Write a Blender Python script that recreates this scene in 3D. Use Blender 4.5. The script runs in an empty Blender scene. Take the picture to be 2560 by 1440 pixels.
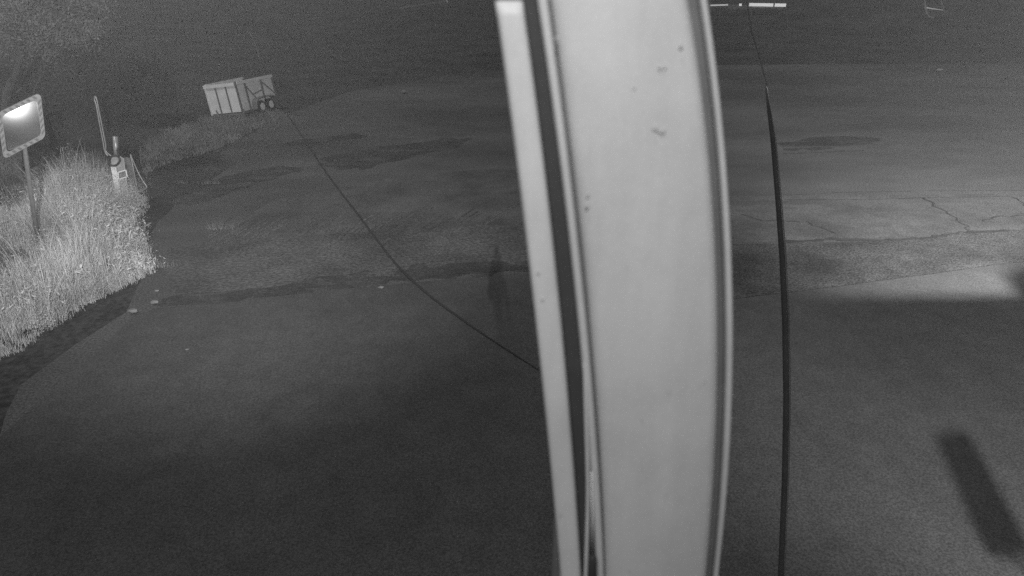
import bpy, bmesh, math, random
import numpy as np
from mathutils import Vector, Matrix

random.seed(7)
R = math.radians
C = bpy.context.scene.collection
scene = bpy.context.scene

# ------------------------------------------------------------------ camera
CAM_H = 5.0
PITCH = R(24.0)
ROLL = R(1.0)
FPX = 1700.0
EYE = Vector((0, 0, CAM_H))
_r = Vector((1, 0, 0))
_f = Vector((0, math.cos(PITCH), -math.sin(PITCH)))
_d = Vector((0, -math.sin(PITCH), -math.cos(PITCH)))
RIGHT = _r * math.cos(ROLL) + _d * math.sin(ROLL)
DOWN = _d * math.cos(ROLL) - _r * math.sin(ROLL)
cam_data = bpy.data.cameras.new('camera')
cam = bpy.data.objects.new('camera', cam_data)
C.objects.link(cam)
cam_data.sensor_width = 36.0
cam_data.lens = 36.0 * FPX / 2560.0
cam_data.clip_start = 0.05
cam_data.clip_end = 2000
cam_data.dof.use_dof = True
cam_data.dof.focus_distance = 14.0
cam_data.dof.aperture_fstop = 3.2
m = Matrix((RIGHT, -DOWN, -_f)).transposed().to_4x4()
m.translation = EYE
cam.matrix_world = m
scene.camera = cam

# ------------------------------------------------------------------ night sky, moonlight, exposure
SUN_EL, SUN_AZ = R(62), R(205)
world = bpy.data.worlds.new('World')
scene.world = world
world.use_nodes = True
wn = world.node_tree.nodes
wl = world.node_tree.links
wn.clear()
sky = wn.new('ShaderNodeTexSky')
sky.sky_type = 'NISHITA'
sky.sun_disc = False
sky.sun_elevation = SUN_EL
sky.sun_rotation = SUN_AZ
bw = wn.new('ShaderNodeRGBToBW')
bg = wn.new('ShaderNodeBackground')
wo = wn.new('ShaderNodeOutputWorld')
bg.inputs['Strength'].default_value = 0.0035
wl.new(sky.outputs['Color'], bw.inputs['Color'])
wl.new(bw.outputs['Val'], bg.inputs['Color'])
wl.new(bg.outputs['Background'], wo.inputs['Surface'])

moon_d = bpy.data.lights.new('moonlight', 'SUN')
moon_d.energy = 0.11
moon_d.angle = R(12)
moon = bpy.data.objects.new('moonlight', moon_d)
C.objects.link(moon)
sdir = Vector((math.sin(SUN_AZ) * math.cos(SUN_EL), math.cos(SUN_AZ) * math.cos(SUN_EL), math.sin(SUN_EL)))
moon.rotation_euler = sdir.to_track_quat('Z', 'Y').to_euler()

vs = scene.view_settings
vs.view_transform = 'Standard'
vs.look = 'None'
vs.exposure = 3.0
vs.gamma = 1.0
vs.use_curve_mapping = False
scene.cycles.use_denoising = False
scene.cycles.max_bounces = 5
scene.cycles.diffuse_bounces = 3
scene.cycles.sample_clamp_indirect = 0.2
scene.cycles.sample_clamp_direct = 0.6
scene.cycles.caustics_reflective = False
scene.cycles.caustics_refractive = False


# ------------------------------------------------------------------ helpers
def ray(x, y):
    return _f + RIGHT * ((x - 1280) / FPX) + DOWN * ((y - 720) / FPX)

def gp(x, y, z=0.0):
    """point of the photograph carried to the height z above the ground"""
    d = ray(x, y)
    return EYE + d * ((z - CAM_H) / d.z)

def at(x, y, dist):
    """point of the photograph carried to a forward distance (world y)"""
    d = ray(x, y)
    return EYE + d * (dist / d.y)

def tag(o, label=None, cat=None, group=None, kind=None):
    if label: o['label'] = label
    if cat: o['category'] = cat
    if group: o['group'] = group
    if kind: o['kind'] = kind
    return o

def empty(name, loc=(0, 0, 0), rz=0.0):
    o = bpy.data.objects.new(name, None)
    C.objects.link(o)
    o.location = loc
    o.rotation_euler = (0, 0, rz)
    o.empty_display_size = 0.2
    return o

def obj(name, verts, faces, mat, parent=None, smooth=False):
    me = bpy.data.meshes.new(name)
    me.from_pydata([tuple(v) for v in verts], [], faces)
    me.update()
    if smooth:
        me.polygons.foreach_set('use_smooth', [True] * len(me.polygons))
    o = bpy.data.objects.new(name, me)
    C.objects.link(o)
    me.materials.append(mat)
    if parent is not None:
        o.parent = parent
    return o

class MB:
    def __init__(s):
        s.v, s.f = [], []
    def add(s, verts, faces):
        n = len(s.v)
        s.v += [Vector(v) for v in verts]
        s.f += [tuple(i + n for i in f) for f in faces]
        return s
    def box(s, x0, x1, y0, y1, z0, z1, M=None):
        vs = [Vector((x, y, z)) for z in (z0, z1) for y in (y0, y1) for x in (x0, x1)]
        if M is not None: vs = [M @ v for v in vs]
        return s.add(vs, [(0, 2, 3, 1), (4, 5, 7, 6), (0, 1, 5, 4), (2, 6, 7, 3), (0, 4, 6, 2), (1, 3, 7, 5)])
    def bar(s, a, b, w, h=None, up=Vector((0, 0, 1))):
        a, b = Vector(a), Vector(b)
        h = h or w
        z = (b - a).normalized()
        x = z.cross(up)
        if x.length < 1e-4: x = z.cross(Vector((0, 1, 0)))
        x.normalize()
        y = z.cross(x)
        vs = [p + x * (sx * w / 2) + y * (sy * h / 2) for p in (a, b) for sx, sy in ((-1, -1), (1, -1), (1, 1), (-1, 1))]
        return s.add(vs, [(3, 2, 1, 0), (4, 5, 6, 7), (0, 1, 5, 4), (1, 2, 6, 5), (2, 3, 7, 6), (3, 0, 4, 7)])
    def tube(s, pts, rad, n=10, closed=False):
        pts = [Vector(p) for p in pts]
        k = len(pts)
        rads = rad if isinstance(rad, (list, tuple)) else [rad] * k
        base = len(s.v)
        prev = None
        for i, p in enumerate(pts):
            if closed:
                t = (pts[(i + 1) % k] - pts[i - 1]).normalized()
            else:
                t = (pts[min(i + 1, k - 1)] - pts[max(i - 1, 0)]).normalized()
            if prev is None:
                a = t.cross(Vector((0, 0, 1)))
                if a.length < 1e-3: a = t.cross(Vector((0, 1, 0)))
            else:
                a = prev - t * prev.dot(t)
            a.normalize()
            prev = a
            b = t.cross(a)
            for j in range(n):
                q = 2 * math.pi * j / n
                s.v.append(p + (a * math.cos(q) + b * math.sin(q)) * rads[i])
        for i in range(k if closed else k - 1):
            for j in range(n):
                i2 = (i + 1) % k
                s.f.append((base + i * n + j, base + i * n + (j + 1) % n, base + i2 * n + (j + 1) % n, base + i2 * n + j))
        if not closed:
            s.f.append(tuple(base + j for j in reversed(range(n))))
            s.f.append(tuple(base + (k - 1) * n + j for j in range(n)))
        return s
    def build(s, name, mat, parent=None, smooth=False):
        return obj(name, s.v, s.f, mat, parent, smooth)

def smooth_pts(pts, n=8):
    """Catmull-Rom through points"""
    pts = [Vector(p) for p in pts]
    P = [pts[0] * 2 - pts[1]] + pts + [pts[-1] * 2 - pts[-2]]
    out = []
    for i in range(1, len(P) - 2):
        for j in range(n):
            t = j / n
            a, b, c, d = P[i - 1], P[i], P[i + 1], P[i + 2]
            out.append(0.5 * ((2 * b) + (c - a) * t + (2 * a - 5 * b + 4 * c - d) * t * t + (3 * b - a - 3 * c + d) * t ** 3))
    out.append(pts[-1])
    return out

def poly_sheet(name, pts, z, mat, thick=None, parent=None):
    """flat polygon from ground points (already Vectors), optionally a solid slab"""
    bm = bmesh.new()
    vs = [bm.verts.new((p.x, p.y, z)) for p in pts]
    f = bm.faces.new(vs)
    f.normal_update()
    if f.normal.z < 0: f.normal_flip()
    if thick:
        r = bmesh.ops.extrude_face_region(bm, geom=[f])
        low = [g for g in r['geom'] if isinstance(g, bmesh.types.BMVert)]
        for v in low: v.co.z += 0
        for v in vs: v.co.z -= thick
    bmesh.ops.recalc_face_normals(bm, faces=bm.faces)
    bmesh.ops.triangulate(bm, faces=[f for f in bm.faces if len(f.verts) > 4])
    me = bpy.data.meshes.new(name)
    bm.to_mesh(me); bm.free()
    me.materials.append(mat)
    o = bpy.data.objects.new(name, me)
    C.objects.link(o)
    if parent is not None: o.parent = parent
    return o

def wobble(pts, amp, step, seed=0):
    rnd = random.Random(seed)
    out = []
    k = len(pts)
    for i in range(k):
        a, b = pts[i], pts[(i + 1) % k]
        n = max(1, int((b - a).length / step))
        for j in range(n):
            p = a.lerp(b, j / n)
            if j: p = p + Vector((rnd.uniform(-amp, amp), rnd.uniform(-amp, amp), 0))
            out.append(p)
    return out

# ------------------------------------------------------------------ materials (the camera sees in near infrared: all greys)
def mat(name, col, rough=0.7, metal=0.0, noise=None, bump=None, spec=0.3, coord='Object'):
    """noise=(scale, low factor, high factor, detail), bump=(scale, strength, distance)"""
    mt = bpy.data.materials.new(name)
    mt.use_nodes = True
    nt = mt.node_tree
    b = nt.nodes['Principled BSDF']
    b.inputs['Base Color'].default_value = (col, col, col, 1)
    b.inputs['Roughness'].default_value = rough
    b.inputs['Metallic'].default_value = metal
    b.inputs['Specular IOR Level'].default_value = spec
    tc = nt.nodes.new('ShaderNodeTexCoord')
    if noise:
        n = nt.nodes.new('ShaderNodeTexNoise')
        n.inputs['Scale'].default_value = noise[0]
        n.inputs['Detail'].default_value = noise[3] if len(noise) > 3 else 5
        n.inputs['Roughness'].default_value = 0.65
        nt.links.new(tc.outputs[coord], n.inputs['Vector'])
        mr = nt.nodes.new('ShaderNodeMapRange')
        mr.inputs['From Min'].default_value = 0.3
        mr.inputs['From Max'].default_value = 0.7
        mr.inputs['To Min'].default_value = col * noise[1]
        mr.inputs['To Max'].default_value = col * noise[2]
        nt.links.new(n.outputs['Fac'], mr.inputs['Value'])
        nt.links.new(mr.outputs['Result'], b.inputs['Base Color'])
    if bump:
        n2 = nt.nodes.new('ShaderNodeTexNoise')
        n2.inputs['Scale'].default_value = bump[0]
        n2.inputs['Detail'].default_value = 4
        nt.links.new(tc.outputs[coord], n2.inputs['Vector'])
        bp = nt.nodes.new('ShaderNodeBump')
        bp.inputs['Strength'].default_value = bump[1]
        bp.inputs['Distance'].default_value = bump[2]
        nt.links.new(n2.outputs['Fac'], bp.inputs['Height'])
        nt.links.new(bp.outputs['Normal'], b.inputs['Normal'])
    return mt

def ground_mat(name, col, grain, grain_amt, patch, patch_amt, bump_s, bump_d, rough=0.9, stretch=(1, 1, 1), spec=0.2, speck=0.0):
    """asphalt / concrete: broad stains x fine grain, with relief"""
    mt = bpy.data.materials.new(name)
    mt.use_nodes = True
    nt = mt.node_tree
    b = nt.nodes['Principled BSDF']
    b.inputs['Roughness'].default_value = rough
    b.inputs['Specular IOR Level'].default_value = spec
    g = nt.nodes.new('ShaderNodeNewGeometry')
    def noise(scale, detail, rg, vec):
        n = nt.nodes.new('ShaderNodeTexNoise')
        n.inputs['Scale'].default_value = scale
        n.inputs['Detail'].default_value = detail
        n.inputs['Roughness'].default_value = rg
        nt.links.new(vec, n.inputs['Vector'])
        return n
    def rng(src, lo, hi, a=0.3, c=0.7):
        r = nt.nodes.new('ShaderNodeMapRange')
        r.inputs['From Min'].default_value = a
        r.inputs['From Max'].default_value = c
        r.inputs['To Min'].default_value = lo
        r.inputs['To Max'].default_value = hi
        nt.links.new(src, r.inputs['Value'])
        return r.outputs['Result']
    def mul(p, q):
        k = nt.nodes.new('ShaderNodeMath')
        k.operation = 'MULTIPLY'
        nt.links.new(p, k.inputs[0])
        if isinstance(q, (int, float)): k.inputs[1].default_value = q
        else: nt.links.new(q, k.inputs[1])
        return k.outputs[0]
    mp = nt.nodes.new('ShaderNodeMapping')
    mp.inputs['Scale'].default_value = stretch
    nt.links.new(g.outputs['Position'], mp.inputs['Vector'])
    big = rng(noise(patch, 3, 0.55, mp.outputs['Vector']).outputs['Fac'], 1 - patch_amt, 1 + patch_amt, 0.35, 0.65)
    mid = rng(noise(patch * 6, 4, 0.6, mp.outputs['Vector']).outputs['Fac'], 0.88, 1.12)
    fn = noise(grain, 2, 0.7, g.outputs['Position'])
    fine = rng(fn.outputs['Fac'], 1 - grain_amt, 1 + grain_amt, 0.35, 0.65)
    c = mul(mul(mul(big, mid), fine), col)
    if speck:
        v = nt.nodes.new('ShaderNodeTexVoronoi')
        v.inputs['Scale'].default_value = 9.0
        nt.links.new(g.outputs['Position'], v.inputs['Vector'])
        s = rng(v.outputs['Distance'], speck, 0.0, 0.02, 0.06)
        a = nt.nodes.new('ShaderNodeMath'); a.operation = 'ADD'; a.use_clamp = True
        nt.links.new(c, a.inputs[0]); nt.links.new(s, a.inputs[1])
        c = a.outputs[0]
    nt.links.new(c, b.inputs['Base Color'])
    bp = nt.nodes.new('ShaderNodeBump')
    bp.inputs['Strength'].default_value = bump_s
    bp.inputs['Distance'].default_value = bump_d
    nt.links.new(fn.outputs['Fac'], bp.inputs['Height'])
    nt.links.new(bp.outputs['Normal'], b.inputs['Normal'])
    return mt

M = {}
M['soil'] = ground_mat('dark_soil', 0.055, 9.0, 0.35, 0.35, 0.3, 0.7, 0.02)
M['asphalt'] = ground_mat('worn_asphalt', 0.10, 28.0, 0.42, 0.16, 0.25, 0.6, 0.012, stretch=(0.7, 1.2, 1))
M['asphalt_new'] = ground_mat('smoother_asphalt', 0.1, 30.0, 0.42, 0.6, 0.25, 0.4, 0.008)
M['asphalt_coarse'] = ground_mat('coarse_asphalt', 0.07, 27.0, 0.5, 0.7, 0.35, 1.0, 0.02)
M['damp_shade'] = ground_mat('damp_and_shade_asphalt', 0.074, 28.0, 0.4, 0.5, 0.25, 0.5, 0.01)
nt = M['damp_shade'].node_tree
_b = nt.nodes['Principled BSDF']; _o = nt.nodes['Material Output']
_g = nt.nodes.new('ShaderNodeNewGeometry'); _m = nt.nodes.new('ShaderNodeMapping'); _m.inputs['Scale'].default_value = (0.6, 1.3, 1)
_n = nt.nodes.new('ShaderNodeTexNoise'); _n.inputs['Scale'].default_value = 1.3; _n.inputs['Detail'].default_value = 6; _n.inputs['Roughness'].default_value = 0.7
_k = nt.nodes.new('ShaderNodeMapRange'); _k.inputs['From Min'].default_value = 0.40; _k.inputs['From Max'].default_value = 0.60; _k.inputs['To Max'].default_value = 0.95
_t = nt.nodes.new('ShaderNodeBsdfTransparent'); _x = nt.nodes.new('ShaderNodeMixShader')
nt.links.new(_g.outputs['Position'], _m.inputs['Vector']); nt.links.new(_m.outputs['Vector'], _n.inputs['Vector']); nt.links.new(_n.outputs['Fac'], _k.inputs['Value'])
nt.links.new(_k.outputs['Result'], _x.inputs['Fac']); nt.links.new(_t.outputs[0], _x.inputs[1]); nt.links.new(_b.outputs[0], _x.inputs[2]); nt.links.new(_x.outputs[0], _o.inputs['Surface'])
M['concrete'] = ground_mat('concrete_slab', 0.08, 46.0, 0.36, 0.4, 0.10, 0.6, 0.006)
M['mud'] = ground_mat('dried_mud', 0.10, 15.0, 0.35, 0.5, 0.3, 1.0, 0.03)
M['tar'] = mat('tar_seam', 0.055, 0.6, noise=(6, 0.7, 1.3))
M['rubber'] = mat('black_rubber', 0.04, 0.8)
M['blackmetal'] = mat('matt_black_metal', 0.045, 0.8)
M['grass'] = mat('dry_tall_grass', 0.7, 0.8, noise=(0.9, 0.45, 1.15), spec=0.1, coord='Object')
M['verge'] = mat('short_verge_grass', 0.22, 0.8, noise=(0.9, 0.5, 1.3), spec=0.1)
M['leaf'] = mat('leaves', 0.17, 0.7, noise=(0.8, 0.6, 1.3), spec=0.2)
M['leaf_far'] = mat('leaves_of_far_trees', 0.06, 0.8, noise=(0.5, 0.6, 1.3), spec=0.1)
M['bark'] = mat('bark', 0.09, 0.9, noise=(7, 0.6, 1.4), bump=(12, 0.6, 0.03))
M['white'] = mat('weathered_white_paint', 0.62, 0.45, noise=(9, 0.93, 1.04), bump=(60, 0.08, 0.001))
def worn_paint(name, col):
    mt = mat(name, col, 0.45, bump=(60, 0.1, 0.0012))
    nt = mt.node_tree; b = nt.nodes['Principled BSDF']
    tc = nt.nodes.new('ShaderNodeTexCoord')
    def layer(scale, vec, lo, hi, a, c, det=6):
        mp = nt.nodes.new('ShaderNodeMapping'); mp.inputs['Scale'].default_value = vec
        nt.links.new(tc.outputs['Object'], mp.inputs['Vector'])
        n = nt.nodes.new('ShaderNodeTexNoise'); n.inputs['Scale'].default_value = scale; n.inputs['Detail'].default_value = det; n.inputs['Roughness'].default_value = 0.65
        nt.links.new(mp.outputs['Vector'], n.inputs['Vector'])
        r = nt.nodes.new('ShaderNodeMapRange'); r.inputs['From Min'].default_value = a; r.inputs['From Max'].default_value = c
        r.inputs['To Min'].default_value = lo; r.inputs['To Max'].default_value = hi
        nt.links.new(n.outputs['Fac'], r.inputs['Value'])
        return r.outputs['Result']
    ls = [layer(16, (1, 1, 0.12), 0.93, 1.02, 0.35, 0.6), layer(7, (1, 1, 1), 0.9, 1.0, 0.3, 0.55), layer(38, (1, 1, 0.6), 0.82, 1.0, 0.27, 0.36), layer(240, (1, 1, 1), 0.97, 1.03, 0.35, 0.65, 2)]
    cur = None
    for l in ls:
        k = nt.nodes.new('ShaderNodeMath'); k.operation = 'MULTIPLY'
        if cur is None: k.inputs[1].default_value = col
        else: nt.links.new(cur, k.inputs[1])
        nt.links.new(l, k.inputs[0]); cur = k.outputs[0]
    nt.links.new(cur, b.inputs['Base Color'])
    return mt
M['white'] = worn_paint('weathered_white_paint', 0.68)
M['strip'] = worn_paint('white_plastic_strip', 0.72)
M['groove'] = mat('groove_shade_paint', 0.17, 0.7, noise=(8, 0.85, 1.15))  # darker than the panel: shade of the recess put into the colour
M['grime'] = mat('faint_grime', 0.56, 0.8)
M['polemetal'] = mat('dark_grey_pole_paint', 0.1, 0.7, noise=(5, 0.8, 1.2))
M['seal'] = mat('grey_rubber_seal', 0.062, 0.75, noise=(30, 0.9, 1.1))
M['zinc'] = mat('galvanised_steel', 0.34, 0.4, 0.4, noise=(6, 0.7, 1.2))
M['steel'] = mat('grey_painted_steel', 0.2, 0.5, noise=(8, 0.8, 1.2))
M['reflect'] = mat('reflective_white_sheeting', 0.88, 0.5, noise=(5, 0.85, 1.05))
M['mframe'] = mat('dull_white_sheeting', 0.26, 0.6, noise=(12, 0.8, 1.1))
M['stripe'] = mat('dull_red_sheeting', 0.13, 0.5, noise=(14, 0.8, 1.2))
M['board'] = mat('pale_metal_panel', 0.75, 0.6, noise=(3, 0.85, 1.12))
M['frame'] = mat('dark_painted_frame', 0.15, 0.6)
M['tyre'] = mat('tyre_rubber', 0.035, 0.85)
M['rim'] = mat('white_wheel_rim', 0.75, 0.5)
M['stone'] = mat('pale_stone', 0.17, 0.9, noise=(20, 0.7, 1.3))
M['wall'] = mat('dark_cladding', 0.05, 0.8, noise=(2, 0.8, 1.2))
M['postconc'] = mat('pale_concrete_post', 0.38, 0.85, noise=(8, 0.8, 1.2))

# ================================================================== THE SETTING
# ground: one sheet to the horizon, rising as a bank behind the road
def ground_z(x, y):
    t = max(0.0, (y - 48.0 + 0.12 * x))
    z = 0.055 * t * min(1.0, t / 40.0)
    if y > 140: z += 0
    # left bank under the grass
    q = max(0.0, -x - 8.5 - max(0, (y - 20)) * 0.25)
    z += min(1.6, 0.10 * q * min(1.0, q / 3.0)) if y > 3 else 0
    return min(z, 16.0) - 0.004

gv, gf = [], []
xs = [-260, -160, -110, -80, -60] + [-50 + 2 * i for i in range(51)] + [60, 80, 110, 160, 260]
ys = [-30, -10, 0] + [2 + 2 * i for i in range(40)] + [90, 105, 125, 150, 190, 250, 340]
for y in ys:
    for x in xs:
        gv.append((x, y, ground_z(x, y) - 0.02))
nx = len(xs)
for j in range(len(ys) - 1):
    for i in range(nx - 1):
        gf.append((j * nx + i, j * nx + i + 1, (j + 1) * nx + i + 1, (j + 1) * nx + i))
ground = obj('ground', gv, gf, M['soil'], smooth=True)
tag(ground, 'dark bare soil and rough ground all around the road', kind='structure')

# road and yard of worn asphalt
road_px = [(-6.9, 8.2), (-6.6, 10.5), (-7.2, 12.5), (-8.4, 15.5), (-9.3, 19.5), (-9.9, 24.5), (-9.8, 30), (-8.5, 37), (-4, 44), (6, 47.5), (30, 45), (48, 42), (48, 3), (-4.5, 3)]
road = poly_sheet('road', wobble([Vector((x, y, 0)) for x, y in road_px], 0.12, 0.8, 3), 0.0, M['asphalt'])
tag(road, 'dark worn asphalt road and yard with patches', kind='structure')

def patch(name, pix, z, mt, amp=0.03, step=0.3, seed=1):
    o = poly_sheet(name, wobble([gp(x, y) for x, y in pix], amp, step, seed), z, mt, parent=road)
    return o
patch('asphalt_patch', [(592, 566), (640, 525), (690, 498), (790, 482), (860, 470), (1000, 440), (1200, 424), (1420, 418), (1600, 424), (1600, 560), (1300, 570), (1000, 575), (760, 592), (640, 600)], 0.005, M['asphalt_new'], seed=2)
patch('mud_film', [(420, 622), (560, 606), (700, 596), (900, 582), (1150, 566), (1420, 555), (1420, 662), (1100, 690), (800, 716), (560, 730), (450, 738), (410, 690)], 0.009, M['mud'], 0.06, 0.4, 5)
patch('asphalt_patch', [(1560, 500), (1960, 489), (2300, 487), (2700, 484), (2700, 497), (2300, 496), (1960, 502), (1560, 512)], 0.005, M['asphalt_new'], seed=3)
patch('asphalt_patch', [(1560, 520), (1960, 512), (2700, 505), (2700, 575), (2400, 584), (2100, 598), (1960, 604), (1560, 615)], 0.006, M['asphalt_new'], seed=4)
patch('coarse_strip', [(1560, 622), (1960, 608), (2150, 606), (2330, 592), (2450, 580), (2720, 576), (2760, 640), (2560, 662), (2100, 722), (1840, 752), (1560, 780)], 0.009, M['asphalt_coarse'], seed=6)

for i, pix in enumerate([[(800, 398), (880, 378), (1000, 362), (1100, 345), (1180, 348), (1150, 368), (1060, 385), (1000, 402), (930, 420), (850, 425), (790, 412)],
                         [(700, 358), (800, 345), (900, 330), (918, 340), (860, 352), (760, 362), (710, 366)],
                         [(430, 470), (560, 440), (700, 415), (760, 420), (640, 460), (560, 490), (450, 520), (400, 510)],
                         [(404, 748), (560, 735), (700, 716), (860, 690), (1000, 668), (1200, 656), (1330, 650), (1440, 645), (1440, 674), (1330, 681), (1030, 704), (860, 722), (700, 740), (520, 760), (400, 767)],  # band along the apron edge: shade on the lower ground, laid as a dark sheet
                         [(1940, 358), (2020, 345), (2110, 340), (2200, 346), (2160, 362), (2080, 372), (1960, 376)]]):
    patch('damp_and_shade_patch', pix, 0.0065 if i != 3 else 0.0125, M['damp_shade'], 0.2, 0.3, 40 + i)
def seam(pix, w, name='tar_seam', jit=0.02, seed=0):
    rnd = random.Random(seed)
    pts = [gp(x, y) for x, y in pix]
    fine = []
    for a, b in zip(pts[:-1], pts[1:]):
        n = max(2, int((b - a).length / 0.12))
        for j in range(n): fine.append(a.lerp(b, j / n) + Vector((rnd.gauss(0, jit), rnd.gauss(0, jit), 0)))
    fine.append(pts[-1])
    v, f = [], []
    for i, p in enumerate(fine):
        t = (fine[min(i + 1, len(fine) - 1)] - fine[max(i - 1, 0)]).normalized()
        n = Vector((-t.y, t.x, 0)) * w * rnd.uniform(0.1, 0.6)
        v += [(p.x + n.x, p.y + n.y, 0.0135), (p.x - n.x, p.y - n.y, 0.0135)]
    for i in range(len(fine) - 1):
        f.append((2 * i, 2 * i + 1, 2 * i + 3, 2 * i + 2))
    return obj(name, v, f, M['tar'], road)
seam([(1960, 605), (2080, 600), (2200, 603), (2330, 594), (2400, 582), (2480, 580), (2570, 574)], 0.16, jit=0.03, seed=1)
seam([(1960, 500), (2150, 500), (2330, 495), (2450, 493), (2600, 490)], 0.035, jit=0.008, seed=2)
seam([(1960, 489), (2100, 482), (2300, 478), (2600, 477)], 0.03, jit=0.008, seed=3)
seam([(2310, 496), (2335, 516), (2365, 532), (2390, 545), (2405, 560), (2420, 576)], 0.06, 'crack', 0.05, 4)
seam([(2530, 492), (2548, 505), (2570, 520)], 0.05, 'crack', 0.04, 5)
seam([(2450, 552), (2500, 545), (2560, 540)], 0.05, 'crack', 0.05, 6)
seam([(2020, 555), (2045, 570), (2090, 585)], 0.05, 'crack', 0.05, 7)
seam([(1855, 540), (1900, 552), (2000, 556)], 0.06, 'crack', 0.04, 8)
seam([(1960, 385), (2080, 380), (2160, 377)], 0.06, 'tar_seam', 0.02, 9)

# low ridges that tyres pressed into the mud
rnd = random.Random(21)
rv, rf = [], []
for k in range(150):
    x = rnd.uniform(500, 1300); y = rnd.uniform(565, 640) - (x - 900) * 0.05
    L = rnd.uniform(25, 75)
    a = gp(x, y); b = gp(x + L, y - L * rnd.uniform(0.55, 0.8))
    mid = a.lerp(b, 0.5) + Vector((-0.03, 0.02, 0))
    n = Vector((-(b - a).y, (b - a).x, 0)).normalized() * rnd.uniform(0.012, 0.03)
    s = len(rv)
    for p, h in ((a, 0.002), (mid, rnd.uniform(0.012, 0.03)), (b, 0.002)):
        rv += [(p.x + n.x, p.y + n.y, 0.008), (p.x, p.y, 0.009 + h), (p.x - n.x, p.y - n.y, 0.008)]
    for q in (0, 3):
        rf += [(s + q, s + q + 1, s + q + 4, s + q + 3), (s + q + 1, s + q + 2, s + q + 5, s + q + 4)]
mr = obj('mud_ridges', rv, rf, M['mud'], road, smooth=True)
mr['kind'] = 'stuff'

# the concrete apron in front of the building
slab_px = [(-160, 1230), (0, 1092), (120, 985), (270, 850), (330, 793), (393, 769), (520, 762), (700, 742), (860, 724), (1030, 706), (1330, 683), (1430, 676), (1560, 785), (1700, 770), (1840, 748), (2100, 716), (2350, 682), (2480, 663), (2560, 655), (2760, 628), (3100, 600)]
sp = [gp(x, y, 0.05) for x, y in slab_px] + [Vector((16, 0.0, 0)), Vector((-6, 0.0, 0))]
slab = poly_sheet('pavement', wobble(sp, 0.012, 0.4, 8), 0.05, M['concrete'], thick=0.12)
tag(slab, 'pale concrete apron in the foreground', kind='structure')

# cladding wall of the building the camera hangs on (seen in the road mirror)
bw_ = empty('building_wall', (0, -0.9, 0))
tag(bw_, 'dark clad building wall behind the camera', 'wall')
for i in range(14):
    MB().box(-10 + i * 1.5, -10 + i * 1.5 + 1.485, -0.2, -0.03 * (i % 2), 0.0, 6.4).build('cladding_panel', M['wall'], bw_)
MB().box(-10.1, 11.1, -0.3, 0.08, 6.4, 6.55).build('coping', M['steel'], bw_)

# ================================================================== LAMPS (both mounted on the building, above and beside the view)
def lamp(name, loc, target, power, size, blend, radius, label):
    root = empty(name, loc)
    d = (Vector(target) - Vector(loc)).normalized()
    q = d.to_track_quat('-Z', 'Y').to_matrix().to_4x4()
    h = MB().box(-0.14, 0.14, -0.1, 0.1, 0.03, 0.11, q)
    for i in range(5): h.box(-0.12 + i * 0.055, -0.105 + i * 0.055, -0.09, 0.09, 0.11, 0.15, q)
    h.build('housing', M['blackmetal'], root)
    MB().bar(q @ Vector((0, 0, 0.12)), Vector((0, -0.9 - loc[1] + 0.02, 0.1)), 0.03).build('bracket', M['steel'], root)
    tag(root, label, 'floodlight')
    ld = bpy.data.lights.new(name + '_beam', 'SPOT')
    ld.energy = power
    ld.spot_size = R(size)
    ld.spot_blend = blend
    ld.shadow_soft_size = radius
    lo = bpy.data.objects.new(name + '_beam', ld)
    C.objects.link(lo)
    lo.parent = root
    lo.rotation_euler = d.to_track_quat('-Z', 'Y').to_euler()
    return root
lamp('floodlight', (-0.9, 0.15, 5.75), (-11.0, 30.0, 1.0), 1200, 67, 1.0, 0.004, 'black floodlight on the wall above the camera, left')
lamp('floodlight', (5.6, 0.3, 5.0), (17.5, 18.5, 0.0), 6000, 80, 1.0, 0.03, 'black floodlight on the wall far right')
# small infrared lamp right behind the post
root = empty('infrared_lamp', (0.0, -0.1, 5.45))
tag(root, 'small infrared lamp beside the camera', 'lamp')
MB().tube([(0, -0.3, 0), (0, -0.06, 0)], 0.05, 12).build('housing', M['blackmetal'], root)
ld = bpy.data.lights.new('infrared_glow', 'POINT')
ld.energy = 4.3
ld.shadow_soft_size = 0.03
lo = bpy.data.objects.new('infrared_glow', ld)
C.objects.link(lo); lo.parent = root
# unseen canopy added below the right floodlight: keeps its beam off the near part of the apron
can = empty('canopy', (0, 0, 0))
tag(can, 'unseen flat canopy added to shade the near apron, right of the camera', 'canopy')
MB().box(3.4, 12.0, -0.9, 1.95, 4.1, 4.2).build('roof_slab', M['steel'], can)
for x in (3.6, 11.8): MB().bar((x, -0.85, 3.2), (x, 1.3, 4.1), 0.06).build('brace', M['steel'], can)

SP = Vector((4.6, -0.2, 3.95))
lamp('floodlight', tuple(SP), (7.6, 10.6, 0.0), 370, 88, 1.0, 0.012, 'added fill floodlight under the canopy')  # added lamp, lifts the dim ground at near right
hb = empty('shadow_bar', (4.7, 0.6, 4.1))  # added in the lamp's beam, outlined to cast a slanted shadow
tag(hb, 'unseen flat bar added to cast a slanted shadow, on a wall arm under the canopy', 'bar')
_q = [SP + (gp(x, y, 0.05) - SP) * 0.13 for x, y in ((2366, 1126), (2436, 1108), (2590, 1390), (2484, 1400))]
_o = Vector(hb.location)
MB().add([p - _o for p in _q] + [p - _o + Vector((0, 0, 0.02)) for p in _q], [(0, 1, 2, 3), (7, 6, 5, 4), (0, 4, 5, 1), (1, 5, 6, 2), (2, 6, 7, 3), (3, 7, 4, 0)]).build('plate', M['steel'], hb)
_c = (_q[2] + _q[3]) / 2 - _o
MB().bar(_c, Vector((_c.x + 0.15, -1.48, _c.z)), 0.008, 0.008).build('arm', M['steel'], hb)
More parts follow.
